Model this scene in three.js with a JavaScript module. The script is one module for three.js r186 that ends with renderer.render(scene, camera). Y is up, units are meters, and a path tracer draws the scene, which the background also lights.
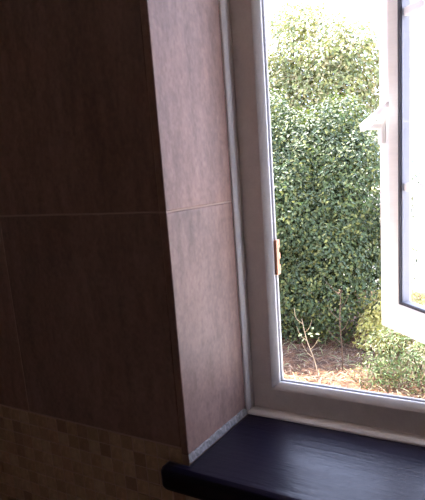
import * as THREE from 'three';
import { RoundedBoxGeometry } from 'three/addons/geometries/RoundedBoxGeometry.js';
import { mergeGeometries, toCreasedNormals } from 'three/addons/utils/BufferGeometryUtils.js';

// ---------------------------------------------------------------- camera, sky, sun, exposure
const renderer = new THREE.WebGLRenderer();
renderer.toneMapping = THREE.LinearToneMapping;
renderer.toneMappingExposure = 2.15;
renderer.shadowMap.enabled = true;
const scene = new THREE.Scene();

const FOCAL = 541.8;                                        // pixels, of a 425 x 500 frame
const camera = new THREE.PerspectiveCamera(2 * Math.atan(250 / FOCAL) * 180 / Math.PI, 425 / 500, 0.02, 200);
camera.position.set(0.4815, 0.4544, 0.6365);
camera.rotation.order = 'YXZ';
camera.rotation.set(-0.2068, 0.5304, -0.0664);
camera.setViewOffset(425, 500, -23.07, -33.24, 425, 500);   // the photograph is a crop

scene.background = new THREE.Color().setRGB(2.55, 2.9, 4.15); // bright hazy sky
const sun = new THREE.DirectionalLight(new THREE.Color().setRGB(1.0, 0.95, 0.88), 22);
sun.position.set(-0.38 * 12, 1.0 * 12, -0.34 * 12 - 4);
sun.target.position.set(0, 0, -4);
sun.castShadow = true;
sun.shadow.mapSize.set(2048, 2048);
Object.assign(sun.shadow.camera, { left: -9, right: 9, top: 9, bottom: -9, near: 0.5, far: 40 });
scene.add(sun, sun.target);

// ---------------------------------------------------------------- helpers
function rng(seed) { let a = seed >>> 0; return () => { a = (a + 0x6D2B79F5) >>> 0; let t = Math.imul(a ^ (a >>> 15), 1 | a); t = (t + Math.imul(t ^ (t >>> 7), 61 | t)) ^ t; return ((t ^ (t >>> 14)) >>> 0) / 4294967296; }; }
function lattice(n, seed) { const r = rng(seed), v = new Float32Array(n * n); for (let i = 0; i < n * n; i++) v[i] = r(); return v; }
const LAT = lattice(256, 11);
function vnoise(x, y) {                                      // value noise, period 256
  const xi = Math.floor(x), yi = Math.floor(y), fx = x - xi, fy = y - yi, s = (t) => t * t * (3 - 2 * t);
  const g = (i, j) => LAT[((j & 255) << 8) | (i & 255)], u = s(fx), v = s(fy);
  return (g(xi, yi) * (1 - u) + g(xi + 1, yi) * u) * (1 - v) + (g(xi, yi + 1) * (1 - u) + g(xi + 1, yi + 1) * u) * v;
}
function fbm(x, y, o = 4) { let a = 0.5, s = 0, t = 0; for (let k = 0; k < o; k++) { s += a * vnoise(x + k * 17.3, y + k * 9.1); t += a; a *= 0.5; x *= 2; y *= 2; } return s / t; }
function texture(n, metres, fn, colour = true) {             // fn(x, y in metres) -> [r, g, b] 0..1
  const d = new Uint8Array(n * n * 4);
  for (let j = 0; j < n; j++) for (let i = 0; i < n; i++) {
    const c = fn(i / n * metres, j / n * metres), k = (j * n + i) * 4;
    for (let m = 0; m < 3; m++) d[k + m] = Math.max(0, Math.min(255, Math.round(c[m] * 255)));
    d[k + 3] = 255;
  }
  const t = new THREE.DataTexture(d, n, n);
  t.wrapS = t.wrapT = THREE.MirroredRepeatWrapping; t.magFilter = THREE.LinearFilter; t.minFilter = THREE.LinearMipmapLinearFilter; t.generateMipmaps = true;
  if (colour) t.colorSpace = THREE.SRGBColorSpace;
  t.repeat.set(1 / metres, 1 / metres); t.needsUpdate = true;
  return t;
}
const taken = {};
function numbered(name) { const n = taken[name] = (taken[name] ?? -1) + 1; return n ? `${name}_${String(n).padStart(3, '0')}` : name; }
function put(parent, name, geometry, m, top = false) {
  const o = new THREE.Mesh(geometry, m); o.name = top ? numbered(name) : name; o.castShadow = o.receiveShadow = true; parent.add(o); return o;
}
function structure(name, geometry, m) { const o = put(scene, name, geometry, m, true); o.userData.kind = 'structure'; return o; }
function describe(o, label, category, group) { o.userData.label = label; o.userData.category = category; if (group) o.userData.group = group; return o; }
function box(x0, x1, y0, y1, z0, z1) { const g = new THREE.BoxGeometry(x1 - x0, y1 - y0, z1 - z0); g.translate((x0 + x1) / 2, (y0 + y1) / 2, (z0 + z1) / 2); return g; }
// a profile of [inset from the outer edge, z] points swept round a rectangle, corners mitred
function rectSweep(profile, x0, x1, y0, y1, crease = 0.5) {
  const pos = [], n = profile.length;
  let area = 0; for (let i = 0; i < n; i++) { const p = profile[i], q = profile[(i + 1) % n]; area += p[0] * q[1] - q[0] * p[1]; }
  if (area > 0) profile = profile.slice().reverse();
  const corner = (k, [u, z]) => [[x0 + u, y0 + u, z], [x1 - u, y0 + u, z], [x1 - u, y1 - u, z], [x0 + u, y1 - u, z]][k & 3];
  for (let s = 0; s < 4; s++) for (let i = 0; i < n; i++) {
    const p = profile[i], q = profile[(i + 1) % n];
    const a = corner(s, p), b = corner(s + 1, p), c = corner(s + 1, q), d = corner(s, q);
    pos.push(...a, ...b, ...c, ...a, ...c, ...d);
  }
  const g = new THREE.BufferGeometry(); g.setAttribute('position', new THREE.Float32BufferAttribute(pos, 3));
  const uv = []; for (let i = 0; i < pos.length; i += 3) uv.push(pos[i] + pos[i + 2], pos[i + 1]);
  g.setAttribute('uv', new THREE.Float32BufferAttribute(uv, 2));
  g.computeVertexNormals();
  return toCreasedNormals(g, crease);
}
function arc(cu, cz, r, a0, a1, n) { const o = []; for (let i = 0; i <= n; i++) { const a = a0 + (a1 - a0) * i / n; o.push([cu + r * Math.cos(a), cz + r * Math.sin(a)]); } return o; }
// a tile lying in the plane z = 0, face to +z, edges chamfered, uv in metres from an offset
function tileGeometry(w, h, t, b, ou = 0, ov = 0) {
  const x = w / 2, y = h / 2, P = [[-x, -y, -t], [x, -y, -t], [x, y, -t], [-x, y, -t], [-x, -y, -b], [x, -y, -b], [x, y, -b], [-x, y, -b], [-x + b, -y + b, 0], [x - b, -y + b, 0], [x - b, y - b, 0], [-x + b, y - b, 0]];
  const F = [[8, 9, 10], [8, 10, 11]];
  for (let k = 0; k < 4; k++) { const l = (k + 1) % 4; F.push([4 + k, 4 + l, 8 + l], [4 + k, 8 + l, 8 + k], [k, l, 4 + l], [k, 4 + l, 4 + k]); }
  const pos = [], uv = []; for (const f of F) for (const i of f) { pos.push(...P[i]); uv.push(P[i][0] + ou + P[i][2], P[i][1] + ov); }
  const g = new THREE.BufferGeometry(); g.setAttribute('position', new THREE.Float32BufferAttribute(pos, 3)); g.setAttribute('uv', new THREE.Float32BufferAttribute(uv, 2)); g.computeVertexNormals(); return g;
}

// ---------------------------------------------------------------- materials
const stone = texture(1024, 0.8, (x, y) => {
  const big = fbm(x * 9 + 3, y * 6 + 1, 5), streak = fbm(x * 70, y * 14, 4), fine = fbm(x * 190 + 9, y * 150, 3), vein = Math.abs(fbm(x * 14 + 40, y * 10 + 7, 4) - 0.5);
  const v = 0.82 + 0.20 * (big - 0.5) + 0.20 * (streak - 0.5) + 0.16 * (fine - 0.5) - 0.04 * Math.max(0, 1 - vein * 22), w = fbm(x * 5 + 60, y * 5 + 20, 3) - 0.5;
  return [v * (1 + 0.05 * w), v * (0.985 - 0.02 * w), v * (0.975 - 0.07 * w)];
});
const stoneRelief = texture(512, 0.4, (x, y) => { const v = 0.6 * fbm(x * 60, y * 22, 4) + 0.4 * fbm(x * 200, y * 170, 3); return [v, v, v]; }, false);
const tileTones = [[0.44, 0.275, 0.225], [0.42, 0.27, 0.225], [0.455, 0.28, 0.228]].map(([r, g, b]) => new THREE.MeshPhysicalMaterial({ color: new THREE.Color().setRGB(r, g, b), map: stone, roughness: 0.55, bumpMap: stoneRelief, bumpScale: 0.0004 }));
const mosaicTones = [[0.78, 0.55, 0.34], [0.72, 0.50, 0.31], [0.82, 0.60, 0.39], [0.58, 0.38, 0.25], [0.75, 0.53, 0.33], [0.80, 0.53, 0.34]].map(([r, g, b]) => new THREE.MeshStandardMaterial({ color: new THREE.Color().setRGB(r, g, b), map: stone, roughness: 0.5 }));
const grout = new THREE.MeshStandardMaterial({ color: new THREE.Color().setRGB(0.48, 0.34, 0.275), roughness: 0.95, bumpMap: stoneRelief, bumpScale: 0.0006 });
const upvcGrain = texture(256, 0.2, (x, y) => { const v = 0.955 + 0.05 * (fbm(x * 60, y * 60, 4) - 0.5) + 0.03 * (fbm(x * 400, y * 400, 2) - 0.5); return [v, v * 0.995, v * 0.985]; });
const upvc = new THREE.MeshPhysicalMaterial({ color: new THREE.Color().setRGB(0.89, 0.88, 0.87), map: upvcGrain, roughness: 0.38 });
const bead = new THREE.MeshPhysicalMaterial({ color: new THREE.Color().setRGB(0.90, 0.885, 0.88), map: upvcGrain, roughness: 0.5 });
const rubber = new THREE.MeshStandardMaterial({ color: new THREE.Color().setRGB(0.03, 0.03, 0.038), roughness: 0.7 });
const greyRubber = new THREE.MeshStandardMaterial({ color: new THREE.Color().setRGB(0.16, 0.155, 0.165), roughness: 0.7 });
const aluminium = new THREE.MeshStandardMaterial({ color: new THREE.Color().setRGB(0.30, 0.31, 0.34), metalness: 0.3, roughness: 0.55 });
const steel = new THREE.MeshStandardMaterial({ color: new THREE.Color().setRGB(0.55, 0.54, 0.52), metalness: 0.9, roughness: 0.35 });
const copper = new THREE.MeshStandardMaterial({ color: new THREE.Color().setRGB(0.90, 0.42, 0.24), metalness: 0.1, roughness: 0.5 });
const glass = new THREE.MeshPhysicalMaterial({ color: 0xffffff, transmission: 1, thickness: 0, roughness: 0.0, ior: 1.5 });
const grain = texture(512, 0.5, (x, y) => { const v = 0.5 * fbm(x * 8, y * 160, 4) + 0.3 * fbm(x * 22, y * 60 + 5, 3) + 0.2 * fbm(x * 120, y * 300, 2); return [v, v, v]; }, false);
const sillGloss = texture(512, 0.5, (x, y) => { const v = 0.25 + 0.12 * fbm(x * 12, y * 40, 4) + 0.08 * fbm(x * 150, y * 150, 2); return [v, v, v]; }, false);
const blackPaint = new THREE.MeshPhysicalMaterial({ color: new THREE.Color().setRGB(0.007, 0.005, 0.016), roughness: 1.0, specularIntensity: 0.4, roughnessMap: sillGloss, bumpMap: grain, bumpScale: 0.0008 });
const plaster = new THREE.MeshStandardMaterial({ color: new THREE.Color().setRGB(0.86, 0.83, 0.78), roughness: 0.95 });
const roomTile = new THREE.MeshStandardMaterial({ color: new THREE.Color().setRGB(0.95, 0.74, 0.59), roughness: 0.6, map: stone });  // for walls out of view, paled to bounce light onto the window wall
const floorTile = new THREE.MeshStandardMaterial({ color: new THREE.Color().setRGB(0.86, 0.66, 0.52), roughness: 0.6, map: stone });
const sealant = new THREE.MeshStandardMaterial({ color: 0xffffff, vertexColors: true, roughness: 0.75 });

// ---------------------------------------------------------------- the room
const X0 = -1.0, X1 = 1.15, Y0 = -1.05, Y1 = 1.35, Z1 = 1.6, OUT = -0.36;      // inner faces; OUT is the outer face of the window wall
const HX0 = 0, HX1 = 0.63, HY0 = -0.042, HY1 = 1.08;                              // the hole for the window (finished faces)
const FACE = -0.213;                                                               // room-side face of the window frame
const S = 0.0015;                                                                  // how far the joints lie behind the tile faces

const wallShape = new THREE.Shape();
wallShape.moveTo(X0, Y0).lineTo(X1, Y0).lineTo(X1, Y1).lineTo(X0, Y1).closePath();
const hole = new THREE.Path();
hole.moveTo(HX0 - S, HY0).lineTo(HX0 - S, HY1 + S).lineTo(HX1 + S, HY1 + S).lineTo(HX1 + S, HY0).closePath();
wallShape.holes.push(hole);
const wallGeometry = new THREE.ExtrudeGeometry(wallShape, { depth: -S - OUT, bevelEnabled: false }); wallGeometry.translate(0, 0, OUT);
const wallFront = structure('wall_front', wallGeometry, grout);
const T = 0.2;
structure('wall_left', box(X0 - T, X0, Y0 - T, Y1 + T, OUT, Z1 + T), roomTile);
structure('wall_right', box(X1, X1 + T, Y0 - T, Y1 + T, OUT, Z1 + T), roomTile);
structure('wall_back', box(X0, X1, Y0 - T, Y1 + T, Z1, Z1 + T), roomTile);  // unseen walls, drawn in close to return more light
structure('floor', box(X0, X1, Y0 - T, Y0, OUT, Z1), floorTile);
structure('ceiling', box(X0, X1, Y1, Y1 + T, OUT, Z1), plaster);

structure('unseen_eaves_1', mergeGeometries([box(X0 - T, X1 + T, 1.58, 1.62, OUT - 0.45, OUT), box(X0 - T, X1 + T, 1.56, 1.80, OUT - 0.47, OUT - 0.45)]), plaster).userData.label = 'unseen eaves soffit and fascia that keep sun off the sill';  // eaves out of view, placed to block sun from the sill

// unseen house wing left of the window, placed to shade the opened casement
structure('unseen_wing_wall', box(-2.5, -2.2, -1.4, 1.75, -3.1, OUT), new THREE.MeshStandardMaterial({ color: new THREE.Color().setRGB(0.36, 0.36, 0.38), map: stone, roughness: 0.95 }));

// large stone-look wall tiles, one mesh each, round the window and in its reveals
const JOINT = 0.0028, PITCH = 0.377, TT = 0.012, CH = 0.0011;
const rTile = rng(5);
const rowEdges = [-1.05, -0.617, -0.24, 0.0215, 0.40, 0.777, 1.154, 1.35];        // 0.0215 down to -0.24 is the mosaic band
let tileCount = 0;
function wallTile(name, x0, x1, y0, y1) {
  const w = x1 - x0 - JOINT, h = y1 - y0 - JOINT; if (w < 0.012 || h < 0.012) return;
  const o = put(wallFront, name, tileGeometry(w, h, TT, CH, rTile() * 3, rTile() * 3), tileTones[tileCount++ % 3]);
  o.position.set((x0 + x1) / 2, (y0 + y1) / 2, (rTile() - 0.5) * 0.0006);
}
const leftEdge = HX0 - TT - 0.0006, rightEdge = HX1 + TT + 0.0006;
const colsLeft = [leftEdge, -0.374, -0.751, X0].reverse(), colsRight = [rightEdge, 1.01, X1], colsMid = [leftEdge, 0.365, rightEdge];
for (let r = 0; r + 1 < rowEdges.length; r++) {
  if (r === 2) continue;
  const y0 = rowEdges[r], y1 = rowEdges[r + 1];
  for (let c = 0; c + 1 < colsLeft.length; c++) wallTile('tile', colsLeft[c], colsLeft[c + 1], y0, y1);
  for (let c = 0; c + 1 < colsRight.length; c++) wallTile('tile', colsRight[c], colsRight[c + 1], y0, y1);
  const my0 = y1 <= 0 ? y0 : Math.max(y0, HY1 + TT), my1 = y1;
  if (y1 <= 0 || y1 > HY1 + TT) for (let c = 0; c + 1 < colsMid.length; c++) wallTile('tile', colsMid[c], colsMid[c + 1], my0, my1);
}
// reveal tiles: the sides of the hole (their edges show at the corner) and its head
const revealRows = [0.0125, 0.40, 0.777, HY1];
for (const side of [0, 1]) for (let r = 0; r < 3; r++) {
  const y0 = revealRows[r] + (r ? JOINT / 2 : 0), y1 = revealRows[r + 1] - JOINT / 2, d = 0.0005 - FACE - 0.0015;
  const o = put(wallFront, 'reveal_tile', tileGeometry(d, y1 - y0, TT, CH, rTile() * 3, rTile() * 3), tileTones[(r + 1) % 3]);
  o.rotation.y = side ? -Math.PI / 2 : Math.PI / 2;
  o.position.set(side ? HX1 : HX0, (y0 + y1) / 2, 0.0005 - d / 2);
}
for (let c = 0; c < 2; c++) {
  const x0 = c ? 0.365 : HX0, x1 = c ? HX1 : 0.365, d = -FACE - 0.001;
  const o = put(wallFront, 'reveal_tile', tileGeometry(x1 - x0 - JOINT, d, TT, CH, rTile() * 3, rTile() * 3), tileTones[c]);
  o.rotation.x = Math.PI / 2; o.position.set((x0 + x1) / 2, HY1, -d / 2);
}
// mosaic band: 26 mm chips; the ones on show beside the sill are parts, the rest of the band one part
const MP = 0.0262, chip = [0, 1, 2].map((k) => tileGeometry(MP - 0.0024, MP - 0.0024, 0.005, 0.0009, 0.13 * k, 0.21 * k));
const restChips = [], rChip = rng(21);
for (let j = 0; j < 10; j++) for (let i = 0; ; i++) {
  const x = -0.0005 - MP * (i + 0.5) + 0.04, y = 0.0205 - MP * (j + 0.5);
  if (x - MP / 2 < X0) break;
  const pick = Math.floor(rChip() * mosaicTones.length), lift = rChip() * 0.0006;
  if (x > -0.01 && y > -0.05) continue;                                             // behind the sill board
  if (i < 30) {
    const o = put(wallFront, 'mosaic_tile', chip[(i + j) % 3], mosaicTones[pick]);
    o.position.set(x, y, lift); o.rotation.z = (rChip() - 0.5) * 0.02;
  } else { const g = chip[(i + j) % 3].clone(); g.translate(x, y, lift); restChips.push(g); }
}
for (let j = 0; j < 10; j++) for (let x = 0.04 + MP / 2; x + MP / 2 < X1; x += MP) {
  if (j < 2 && x < 0.69) continue;
  const g = chip[j % 3].clone(); g.translate(x, 0.0205 - MP * (j + 0.5), 0); restChips.push(g); }
{ const o = put(wallFront, 'mosaic_band', mergeGeometries(restChips), mosaicTones[0]); o.userData.kind = 'stuff'; }
// old ragged sealant along the foot of the left and right reveals
function sealantStrip(side) {
  const pos = [], col = [], idx = [], nz = 90, prof = [[-0.001, 0.0005], [0.0012, 0.0002], [0.0038, 0.0002], [0.0030, 0.0016], [0.0019, 0.006], [0.0016, 0.0105], [0.0008, 0.0125], [-0.001, 0.0128]];
  for (let i = 0; i <= nz; i++) {
    const z = 0.0005 + (FACE + 0.012 - 0.0005) * i / nz, lump = fbm(z * 260 + side * 31, 4.2, 3) - 0.5, tall = fbm(z * 130 + 7 + side * 13, 8.8, 3) - 0.5, notch = vnoise(z * 420 + 3, 2.5 + side) > 0.72 ? 0.55 : 1;
    prof.forEach(([x, y], k) => {
      const f = k > 2 ? notch : 1;
      pos.push(HX0 + (x > 0 ? x * (1 + lump * 0.8) * f + (k > 3 ? 0.0003 : 0) : x), y * (k > 3 ? 1 + tall * 0.45 : 1), z);
      const dirt = fbm(z * 300 + k * 3, k * 1.7, 3), v = k < 3 ? 0.60 : 0.27 + 0.40 * (dirt - 0.5);
      col.push(v, v * 0.94, v * 0.93);
    });
  }
  const m = prof.length;
  for (let i = 0; i < nz; i++) for (let k = 0; k + 1 < m; k++) { const a = i * m + k, b = a + m; idx.push(a, b, a + 1, a + 1, b, b + 1); }
  const g = new THREE.BufferGeometry(); g.setAttribute('position', new THREE.Float32BufferAttribute(pos, 3)); g.setAttribute('color', new THREE.Float32BufferAttribute(col, 3)); g.setIndex(idx); g.computeVertexNormals();
  const o = put(wallFront, 'sealant_strip', g, sealant); o.userData.label = 'ragged pale grey sealant strip';
  if (side) { o.scale.x = -1; o.position.x = HX0 + HX1; }
}
sealantStrip(0); sealantStrip(1);

// ---------------------------------------------------------------- the sill board
{
  const f = 0.0165, b = 0.012, s = new THREE.Shape(), back = FACE - 0.06;
  s.moveTo(HX0 - S + b, -back - b).lineTo(HX0 - S + b, -0.0 - b * 0 + 0.0 - 0.001 - b * 0);   // plan: x, -z
  s.lineTo(HX0 - S + b, -0.0005 - b); s.lineTo(-0.041 + b, -0.0005 - b); s.lineTo(-0.041 + b, -f - 0.0);
  s.quadraticCurveTo(-0.041 + b, -f - 0.004, -0.037 + b, -f - 0.004);
  s.lineTo(0.667 - b, -f - 0.004).quadraticCurveTo(0.671 - b, -f - 0.004, 0.671 - b, -f).lineTo(0.671 - b, -0.0005 - b).lineTo(HX1 + S - b, -0.0005 - b).lineTo(HX1 + S - b, -back - b).closePath();
  const g = new THREE.ExtrudeGeometry(s, { depth: 0.042 - 2 * b, bevelEnabled: true, bevelThickness: b, bevelSize: b, bevelSegments: 5, curveSegments: 5 });
  g.rotateX(-Math.PI / 2); g.translate(0, -0.042 + b, 0);
  const p = g.attributes.position, n = g.attributes.normal, uv = [];
  for (let i = 0; i < p.count; i++) uv.push(p.getX(i) + 0.05, Math.abs(n.getY(i)) > 0.5 ? p.getZ(i) + 0.3 : p.getY(i) + 0.6);
  g.setAttribute('uv', new THREE.Float32BufferAttribute(uv, 2));
  const o = put(scene, 'window_sill', toCreasedNormals(g, 0.7), blackPaint, true);
  describe(o, 'black painted wooden window sill board with rounded front edge', 'window sill');
}

// ---------------------------------------------------------------- the window
const win = new THREE.Group(); win.name = 'window_1'; win.userData = { kind: 'structure' }; scene.add(win);
{
  const e = 0.0602, BK = -0.2395, profile = [
    [0, FACE], ...arc(0.0462, FACE - 0.003, 0.003, Math.PI / 2, 0.95, 3), ...arc(e - 0.002, FACE - 0.0110, 0.002, 0.95, 0, 4),
    [e, -0.2265], [e - 0.0015, -0.2270], [e - 0.0015, -0.2350], [e, -0.2355], [e, BK], [0.046, BK], [0.046, -0.2635], [0, -0.2635]];
  put(win, 'frame', rectSweep(profile, HX0 - 0.001, HX1 + 0.001, 0, HY1), upvc);
  put(win, 'frame_gasket', rectSweep([[e - 0.0018, -0.2268], [e - 0.0006, -0.2275], [e + 0.0008, -0.2305], [e - 0.0002, -0.2346], [e - 0.0018, -0.2352]], HX0 - 0.001, HX1 + 0.001, 0, HY1), greyRubber);
  const soft = []; for (let i = 0; i <= 8; i++) { const a = Math.PI / 2 * i / 8; soft.push([0.0075 * Math.pow(Math.sin(a), 0.7), FACE + 0.0225 * Math.pow(Math.cos(a), 0.7)]); }
  put(win, 'edge_bead', rectSweep([[0, FACE], ...soft], HX0, HX1, 0, HY1, 0.9), bead);
  // the outer sill below the frame, outside
  const os = put(win, 'outer_sill', box(HX0 + 0.002, HX1 - 0.002, -0.041, -0.024, OUT - 0.03, -0.265), upvc); os.rotation.x = 0;
  // lock keep on the left jamb
  const keep = new THREE.Shape();
  keep.moveTo(0, 0).lineTo(0.013, 0).lineTo(0.013, 0.016).lineTo(0.009, 0.018).lineTo(0.009, 0.027).lineTo(0.014, 0.029).lineTo(0.014, 0.037).lineTo(0.009, 0.040).lineTo(0.009, 0.047).lineTo(0.013, 0.049).lineTo(0.013, 0.062).lineTo(0, 0.062).closePath();
  for (const hy of [0.008, 0.054]) { const h = new THREE.Path(); h.absarc(0.006, hy, 0.002, 0, Math.PI * 2); keep.holes.push(h); }
  const kg = new THREE.ExtrudeGeometry(keep, { depth: 0.004, bevelEnabled: true, bevelSize: 0.0005, bevelThickness: 0.0005, bevelSegments: 1 });
  kg.rotateY(Math.PI / 2);
  const k = put(win, 'lock_keep', kg, copper); k.position.set(e - 0.0004, 0.264, -0.2275); k.userData.label = 'copper coloured lock keep';
  for (const hy of [0.008, 0.054]) { const sc = put(k, 'screw', new THREE.SphereGeometry(0.0018, 10, 6), steel); sc.position.set(0.0032, hy, -0.006); sc.scale.x = 0.4; }
}
// the opened casement, turned outwards on its stays
{
  const SW = 0.50, SB = 0.080, ST = 1.02, W = 0.064, sash = new THREE.Group();
  const prof = [[0, -0.036], [0, -0.001], [0.001, 0], [0.0345, 0], [0.036, 0.0012], [0.036, 0.0068], [0.0372, 0.008], [0.0455, 0.008], [0.047, 0.0072], [W, -0.006], [W, -0.009], [0.050, -0.009], [0.050, -0.030], [W, -0.030], [W, -0.0345], [W - 0.006, -0.036]];
  const H = ST - SB;
  const body = put(win, 'sash', rectSweep(prof, 0, SW, 0, H), upvc);
  body.userData.label = 'casement sash standing open outwards';
  body.position.set(0.157, SB, -0.573); body.rotation.y = -43 * Math.PI / 180;
  put(body, 'sash_gasket', rectSweep([[W - 0.001, -0.0085], [W + 0.0042, -0.0085], [W + 0.0036, -0.0045], [W - 0.001, -0.0035]], 0, SW, 0, H), rubber);
  for (const z of [-0.0075, -0.0335]) {
    const g = new THREE.PlaneGeometry(SW - 2 * 0.056, H - 2 * 0.056); g.translate(SW / 2, H / 2, z < -0.02 ? -0.0295 : -0.0092); put(body, 'glass_pane', g, glass);
  }
  put(body, 'spacer_bar', rectSweep([[0.055, -0.0285], [W + 0.004, -0.0285], [W + 0.004, -0.0102], [0.055, -0.0102]], 0, SW, 0, H), aluminium);
  for (const y of [0.395 - SB, 0.735 - SB]) put(body, 'glazing_bar', (() => { const g = new RoundedBoxGeometry(SW - 2 * (W + 0.004), 0.016, 0.011, 2, 0.002); g.translate(SW / 2, y, -0.0193); return g; })(), upvc);
  put(body, 'glazing_bar', (() => { const g = new RoundedBoxGeometry(0.016, H - 2 * (W + 0.004), 0.0109, 2, 0.002); g.translate(SW / 2, H / 2, -0.0193); return g; })(), upvc);
  // handle: rose, neck, lever turned up over the glass
  const parts = [], v = 0.525 - SB;
  const rose = new RoundedBoxGeometry(0.020, 0.078, 0.010, 3, 0.004); rose.translate(0.016, v, 0.005); parts.push(rose);
  const neck = new THREE.CylinderGeometry(0.0075, 0.009, 0.036, 20); neck.rotateX(Math.PI / 2); neck.translate(0.016, v, 0.027); parts.push(neck);
  const lever = new RoundedBoxGeometry(0.112, 0.018, 0.012, 4, 0.0055), lp = lever.attributes.position;
  for (let i = 0; i < lp.count; i++) { const t = (lp.getX(i) + 0.056) / 0.112; lp.setXYZ(i, lp.getX(i) + 0.046, lp.getY(i) * (1.0 - 0.22 * t), lp.getZ(i) * (1.1 - 0.3 * t) + 0.004 * Math.sin(t * Math.PI) + 0.002); }
  lever.computeVertexNormals(); lever.rotateZ(0.34); lever.translate(0.016, v, 0.045); parts.push(lever);
  const h = put(body, 'handle', mergeGeometries(parts.map((g) => g.index ? g.toNonIndexed() : g)), upvc); h.userData.label = 'white lever handle';
  for (const y of [0.066, 1.012]) {
    const a = new THREE.Vector3(0.42, y, -0.246), b = new THREE.Vector3(0.157 + 0.42 * Math.cos(0.75), y, -0.573 + 0.42 * Math.sin(0.75) - 0.02), m = a.clone().add(b).multiplyScalar(0.5);
    const s = put(win, 'friction_stay', new RoundedBoxGeometry(a.distanceTo(b) + 0.02, 0.003, 0.014, 1, 0.001), steel);
    s.position.copy(m).setY(y < 0.5 ? 0.072 : 1.024); s.rotation.y = Math.atan2(-(b.z - a.z), b.x - a.x);
  }
}

// ---------------------------------------------------------------- outside: ground
const GY = -1.4;
const gravelMap = texture(512, 1.2, (x, y) => { const v = 0.86 + 0.16 * (fbm(x * 40, y * 40, 4) - 0.5) + 0.12 * (fbm(x * 160, y * 160, 2) - 0.5); return [v, v * 0.985, v * 0.96]; });
const gravel = new THREE.MeshStandardMaterial({ color: new THREE.Color().setRGB(0.36, 0.35, 0.33), map: gravelMap, roughness: 1 });
const drive = new THREE.PlaneGeometry(60, 45); drive.rotateX(-Math.PI / 2);
{ const uv = drive.attributes.uv, p = drive.attributes.position; for (let i = 0; i < uv.count; i++) uv.setXY(i, p.getX(i), p.getZ(i)); }
drive.translate(0, GY, OUT - 22.5);
const ground = structure('ground', drive, gravel);
const soilMap = texture(512, 1.0, (x, y) => { const a = fbm(x * 14, y * 14, 5), b = fbm(x * 90, y * 90, 3), v = 0.62 + 0.55 * (a - 0.5) + 0.45 * (b - 0.5); return [v * 1.05, v * 0.95, v * 0.85]; });
const soil = new THREE.MeshStandardMaterial({ color: new THREE.Color().setRGB(0.22, 0.125, 0.072), map: soilMap, roughness: 1 });
{
  const g = new THREE.PlaneGeometry(6.0, 4.2, 120, 90); g.rotateX(-Math.PI / 2); g.translate(-2.6, 0, -4.75);
  const p = g.attributes.position, uv = g.attributes.uv;
  for (let i = 0; i < p.count; i++) {
    const x = p.getX(i), z = p.getZ(i), ex = Math.min(x + 5.6, 0.4 - x), ez = Math.min(z + 6.85, -2.65 - z), e = Math.min(1, Math.max(0, Math.min(ex, ez) / 0.25));
    p.setY(i, GY - 0.02 + e * (0.05 + 0.10 * fbm(x * 2.2 + 9, z * 2.2, 4) + 0.03 * fbm(x * 15, z * 15, 2))); uv.setXY(i, x, z);
  }
  g.computeVertexNormals();
  const o = put(ground, 'soil_bed', g, soil); o.userData = { kind: 'stuff', label: 'bare brown soil bed' };
}

// ---------------------------------------------------------------- outside: plants
function leafGeometry(width, curl) {                           // one leaf 1 m long along +y, face to +z, folded on its midrib
  const rows = [[0, 0], [0.28, 0.85], [0.62, 0.8], [1, 0]], pos = [], L = (r, s) => [s * rows[r][1] * width, rows[r][0], Math.abs(s) * rows[r][1] * width * 0.35 - curl * rows[r][0] * rows[r][0]];
  const tri = (...a) => a.forEach((q) => pos.push(...q));
  for (const s of [-1, 1]) {
    const f = (a, b, c) => s > 0 ? tri(a, b, c) : tri(a, c, b);
    f(L(0, 0), L(1, s), L(1, 0)); f(L(1, 0), L(1, s), L(2, s)); f(L(1, 0), L(2, s), L(2, 0)); f(L(2, 0), L(2, s), L(3, 0));
  }
  const g = new THREE.BufferGeometry(); g.setAttribute('position', new THREE.Float32BufferAttribute(pos, 3)); g.computeVertexNormals(); return g;
}
const broadLeaf = leafGeometry(0.27, 0.12), narrowLeaf = leafGeometry(0.13, 0.25), bladeLeaf = leafGeometry(0.03, 0.5);
const leafMaterial = new THREE.MeshPhysicalMaterial({ color: 0xffffff, roughness: 0.85, transmission: 0.42, thickness: 0, clearcoat: 0.12, clearcoatRoughness: 0.3, side: THREE.DoubleSide });
const bark = new THREE.MeshStandardMaterial({ color: new THREE.Color().setRGB(0.20, 0.15, 0.105), map: soilMap, roughness: 0.95 });
const paleBark = new THREE.MeshStandardMaterial({ color: new THREE.Color().setRGB(0.80, 0.74, 0.56), map: soilMap, roughness: 0.9 });
const V = (x, y, z) => new THREE.Vector3(x, y, z);
function tube(points, r0, r1, sides = 7, seg = 14) {
  const c = new THREE.CatmullRomCurve3(points), g = new THREE.TubeGeometry(c, seg, 1, sides, false), p = g.attributes.position;
  for (let i = 0; i <= seg; i++) { const t = i / seg, o = c.getPointAt(t), r = r0 + (r1 - r0) * t; for (let j = 0; j <= sides; j++) { const k = i * (sides + 1) + j; p.setXYZ(k, o.x + (p.getX(k) - o.x) * r, o.y + (p.getY(k) - o.y) * r, o.z + (p.getZ(k) - o.z) * r); } }
  return g;
}
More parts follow.
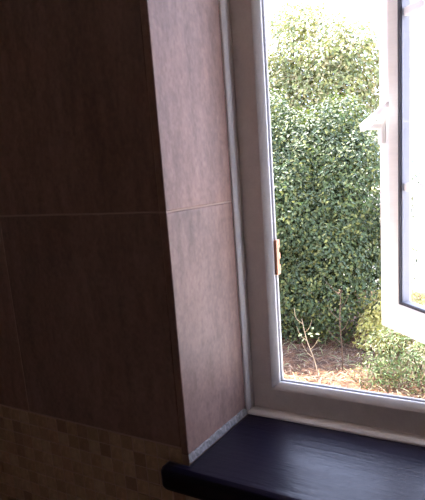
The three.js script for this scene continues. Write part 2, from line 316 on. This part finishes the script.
function scatter(parent, name, geometry, count, place, seed) { // place(random) -> { at, out, size, color } or null
  const r = rng(seed), m = new THREE.InstancedMesh(geometry, leafMaterial, count), M = new THREE.Matrix4(), up = V(0, 1, 0);
  let n = 0;
  for (let tries = 0; n < count && tries < count * 12; tries++) {
    const q = place(r); if (!q) continue;
    const face = V(q.out.x + (r() - 0.5) * 1.5, q.out.y * 0.7 + 0.35 + (r() - 0.5) * 1.3, q.out.z + (r() - 0.5) * 1.5).normalize();
    let along = V((r() - 0.5) * 1.6 + q.out.x * 0.5, (r() - 0.62) * 1.4, (r() - 0.5) * 1.6 + q.out.z * 0.5); if (q.rise) along = V((r() - 0.5) * 0.9, 1, (r() - 0.5) * 0.9);
    along.addScaledVector(face, -along.dot(face)); if (along.lengthSq() < 1e-4) continue; along.normalize();
    const side = along.clone().cross(face);
    M.makeBasis(side, along, face).scale(V(q.size, q.size, q.size)).setPosition(q.at); m.setMatrixAt(n, M); m.setColorAt(n, q.color); n++;
  }
  m.count = n; m.name = name; m.castShadow = m.receiveShadow = true; m.userData.kind = 'stuff'; parent.add(m); return m;
}
function crown(lobes, sizes, colors, base, depth = 0.5, thin = () => 1) {
  const total = lobes.map((l) => l[3] * l[4] + l[4] * l[5] + l[3] * l[5]), sum = total.reduce((a, b) => a + b, 0);
  return (r) => {
    let k = 0, t = r() * sum; while (k < lobes.length - 1 && (t -= total[k]) > 0) k++;
    const [cx, cy, cz, rx, ry, rz] = lobes[k], a = r() * Math.PI * 2, c = r() * 2 - 1, s = Math.sqrt(1 - c * c), dir = V(s * Math.cos(a), c, s * Math.sin(a));
    const rough = 0.66 + 0.68 * fbm(dir.x * 3 + cx * 5 + 30, dir.y * 3 + dir.z * 2 + cy * 4 + 30, 3), q = (1 - depth * r() * r()) * rough;
    const at = V(cx + dir.x * rx * q, cy + dir.y * ry * q, cz + dir.z * rz * q);
    if (at.y < 0.02) return null;
    for (let i = 0; i < lobes.length; i++) if (i !== k) { const l = lobes[i], e = ((at.x - l[0]) / l[3]) ** 2 + ((at.y - l[1]) / l[4]) ** 2 + ((at.z - l[2]) / l[5]) ** 2; if (e < 0.06) return null; }
    if (r() > thin(at)) return null;
    const w = r(), col = colors[Math.floor(r() * colors.length)], f = 0.7 + 0.6 * w;
    return { at, out: V(dir.x / rx, dir.y / ry, dir.z / rz).normalize(), size: sizes[0] + (sizes[1] - sizes[0]) * r(), color: new THREE.Color().setRGB(col[0] * f, col[1] * f, col[2] * f) };
  };
}
function plant(name, label, category, [x, z], group) {
  const g = new THREE.Group(); g.name = numbered(name); g.position.set(x, GY + 0.03, z); scene.add(g); return describe(g, label, category, group);
}
// the tall evergreen shrub that fills the opening, and the paler tree that rises behind it
{
  const g = plant('tall_shrub', 'tall dense dark green shrub filling the lower view through the open window', 'shrub', [-2.1, -5.0]);
  const lobes = [
    [0.0, 1.3, 0.0, 1.05, 1.05, 0.95], [-0.75, 0.85, 0.2, 0.95, 0.95, 0.9], [0.62, 0.8, 0.3, 0.75, 0.85, 0.7], [0.1, 0.6, 0.5, 0.8, 0.7, 0.6],
    [-0.35, 1.9, 0.15, 0.7, 0.6, 0.65], [0.4, 1.85, 0.2, 0.7, 0.6, 0.65], [0.85, 1.5, 0.25, 0.6, 0.75, 0.6], [-1.3, 1.3, 0.0, 0.8, 1.0, 0.8], [0.15, 1.35, 0.65, 0.6, 0.6, 0.5], [0.55, 1.2, 0.4, 0.5, 0.5, 0.45], [-0.1, 2.25, 0.25, 0.4, 0.35, 0.4], [0.72, 2.1, 0.2, 0.35, 0.4, 0.35], [-0.5, 1.5, 0.75, 0.4, 0.45, 0.3], [0.95, 0.95, 0.15, 0.45, 0.5, 0.45]];
  put(g, 'trunk', tube([V(0, -0.15, 0), V(0.05, 0.5, 0.05), V(-0.04, 1.0, 0), V(0.03, 1.6, 0)], 0.075, 0.03, 9), bark);
  lobes.forEach(([x, y, z], i) => { if (i) put(g, 'branch', tube([V(0, Math.min(y * 0.4, 0.9), 0), V(x * 0.4, y * 0.65, z * 0.4), V(x, y + 0.15, z)], 0.035, 0.008, 6, 8), bark); });
  const colors = [[0.040, 0.072, 0.008], [0.053, 0.084, 0.009], [0.030, 0.062, 0.009], [0.088, 0.112, 0.013], [0.045, 0.072, 0.011], [0.17, 0.175, 0.03]];
  scatter(g, 'foliage', broadLeaf, 130000, crown(lobes, [0.029, 0.052], colors, 0, 0.6), 101);
}
{
  const g = plant('garden_tree', 'taller yellow-green tree rising behind the dark shrub against the sky', 'tree', [-2.6, -6.3]);
  const lobes = [
    [0.0, 2.5, 0.0, 0.95, 0.8, 0.8], [-0.8, 2.4, 0.1, 0.8, 0.8, 0.7], [0.72, 2.65, 0.1, 0.7, 0.75, 0.7], [-0.45, 2.85, 0, 0.6, 0.5, 0.55], [0.35, 3.15, 0.05, 0.6, 0.55, 0.55], [0.98, 3.0, 0, 0.42, 0.5, 0.45], [-1.4, 2.9, 0, 0.6, 0.6, 0.5], [0.1, 2.0, 0.3, 0.9, 0.6, 0.6], [1.0, 2.0, 0.2, 0.5, 0.6, 0.5], [-0.55, 3.42, 0, 0.16, 0.2, 0.16], [0.15, 3.62, 0, 0.36, 0.24, 0.3]];
  put(g, 'trunk', tube([V(0, -0.15, 0), V(0.06, 0.8, 0.03), V(-0.05, 1.6, 0), V(0.05, 2.7, 0)], 0.10, 0.035, 9), bark);
  lobes.forEach(([x, y, z], i) => { if (i) put(g, 'branch', tube([V(0, 1.0 + 0.12 * (i % 5), 0), V(x * 0.5, y * 0.72, z * 0.5), V(x, y + 0.2, z)], 0.032, 0.006, 6, 8), bark); });
  const colors = [[0.22, 0.225, 0.055], [0.18, 0.20, 0.05], [0.25, 0.24, 0.07], [0.12, 0.15, 0.04], [0.27, 0.22, 0.08]];
  scatter(g, 'foliage', broadLeaf, 42000, crown(lobes, [0.04, 0.066], colors, 0, 0.6), 151);
}
// low plants at the lower right of the opening
function lowShrub(name, label, at, lobes, count, sizes, colors, seed, leaf, stems) {
  const g = plant(name, label, 'shrub', at, 'low shrubs on the soil bed'), r = rng(seed + 1);
  for (let i = 0; i < stems; i++) { const l = lobes[i % lobes.length]; put(g, 'stem', tube([V((r() - 0.5) * 0.1, -0.08, (r() - 0.5) * 0.1), V(l[0] * 0.5, l[1] * 0.6, l[2] * 0.5), V(l[0] + (r() - 0.5) * l[3], l[1] + l[4] * (0.3 + 0.6 * r()), l[2] + (r() - 0.5) * l[5])], 0.009, 0.003, 5, 8), bark); }
  scatter(g, 'foliage', leaf, count, crown(lobes, sizes, colors, 0, 0.7), seed);
}
lowShrub('low_shrub', 'grey-green leafy low shrub standing on the brown soil', [-0.52, -3.6], [[0, 0.26, 0, 0.27, 0.28, 0.26], [0.27, 0.22, 0.1, 0.26, 0.24, 0.24], [-0.12, 0.12, 0.12, 0.2, 0.15, 0.2]], 4600, [0.022, 0.048], [[0.12, 0.17, 0.04], [0.09, 0.15, 0.04], [0.17, 0.19, 0.05], [0.20, 0.15, 0.08]], 301, narrowLeaf, 14);
lowShrub('low_shrub', 'sunlit yellow-green low shrub at the far right below the casement', [-0.12, -3.95], [[0, 0.36, 0, 0.34, 0.36, 0.32], [0.3, 0.26, 0.1, 0.3, 0.26, 0.3]], 5200, [0.03, 0.06], [[0.34, 0.36, 0.09], [0.28, 0.33, 0.10], [0.40, 0.38, 0.13]], 311, narrowLeaf, 9);
lowShrub('low_shrub', 'shrub with sunlight painted into its bright yellow leaves beside the dark shrub, under the sash corner', [-0.72, -4.4], [[0, 0.34, 0, 0.30, 0.36, 0.3], [0.42, 0.33, 0.0, 0.4, 0.34, 0.35], [-0.16, 0.2, 0.1, 0.2, 0.22, 0.2]], 5200, [0.03, 0.055], [[0.50, 0.46, 0.10], [0.43, 0.43, 0.11], [0.54, 0.48, 0.16]], 321, broadLeaf, 6);  // bright yellow leaf colours stand in for sun on this shaded shrub
// two bare saplings in front of the tall shrub
function sapling(label, at, points, r0, m, seed, leaves) {
  const g = plant('sapling', label, 'sapling', at), r = rng(seed), end = points[points.length - 1];
  put(g, 'stem', tube(points, r0, r0 * 0.45, 6, 16), m);
  for (let i = 0; i < 5; i++) { const t = 0.45 + 0.12 * i, p = new THREE.CatmullRomCurve3(points).getPointAt(t), s = i % 2 ? 1 : -1; put(g, 'twig', tube([p, V(p.x + s * 0.05, p.y + 0.05, p.z + 0.02), V(p.x + s * (0.08 + 0.04 * r()), p.y + 0.13, p.z + (r() - 0.5) * 0.08)], r0 * 0.4, r0 * 0.2, 5, 5), m); }
  if (leaves) scatter(g, 'foliage', broadLeaf, leaves, (q) => { const t = 0.5 + 0.5 * q(), p = new THREE.CatmullRomCurve3(points).getPointAt(t); return { at: V(p.x + (q() - 0.5) * 0.22, p.y + q() * 0.12, p.z + (q() - 0.5) * 0.2), out: V(0, 1, 0), size: 0.035 + 0.02 * q(), color: new THREE.Color().setRGB(0.12, 0.16, 0.05) }; }, seed + 2);
}
sapling('thin pale curved sapling stem rising from the soil', [-1.14, -3.42], [V(0, -0.05, 0), V(-0.03, 0.18, 0), V(-0.11, 0.38, -0.02), V(-0.15, 0.55, -0.03)], 0.0065, paleBark, 401, 8);
sapling('upright grey-brown sapling stem beside the pale curved one', [-0.98, -3.55], [V(0, -0.05, 0), V(0.005, 0.25, 0), V(-0.01, 0.5, 0), V(0.0, 0.8, -0.02)], 0.007, bark, 411, 0);
// dry straw on the soil
{
  const g = new THREE.Group(); g.name = 'dry_grass'; g.position.set(0, GY, 0); scene.add(g); describe(g, 'dry straw and leaf litter strewn over the brown soil', 'dry grass'); g.userData.kind = 'stuff';
  scatter(g, 'blades', bladeLeaf, 5200, (q) => { const x = -3 + 3.3 * q(), z = -2.8 - 1.7 * q(), c = 0.7 + 0.6 * q(), pick = q(); return { at: V(x, 0.08 + 0.10 * fbm(x * 2.2 + 9, z * 2.2, 4) + 0.01 * q() - 0.02, z), out: V(0, 1, 0), size: 0.05 + 0.10 * q(), rise: pick > 0.75, color: pick > 0.88 ? new THREE.Color().setRGB(0.22 * c, 0.25 * c, 0.09 * c) : new THREE.Color().setRGB(0.19 * c, 0.11 * c, 0.06 * c) }; }, 501);
}

renderer.render(scene, camera);
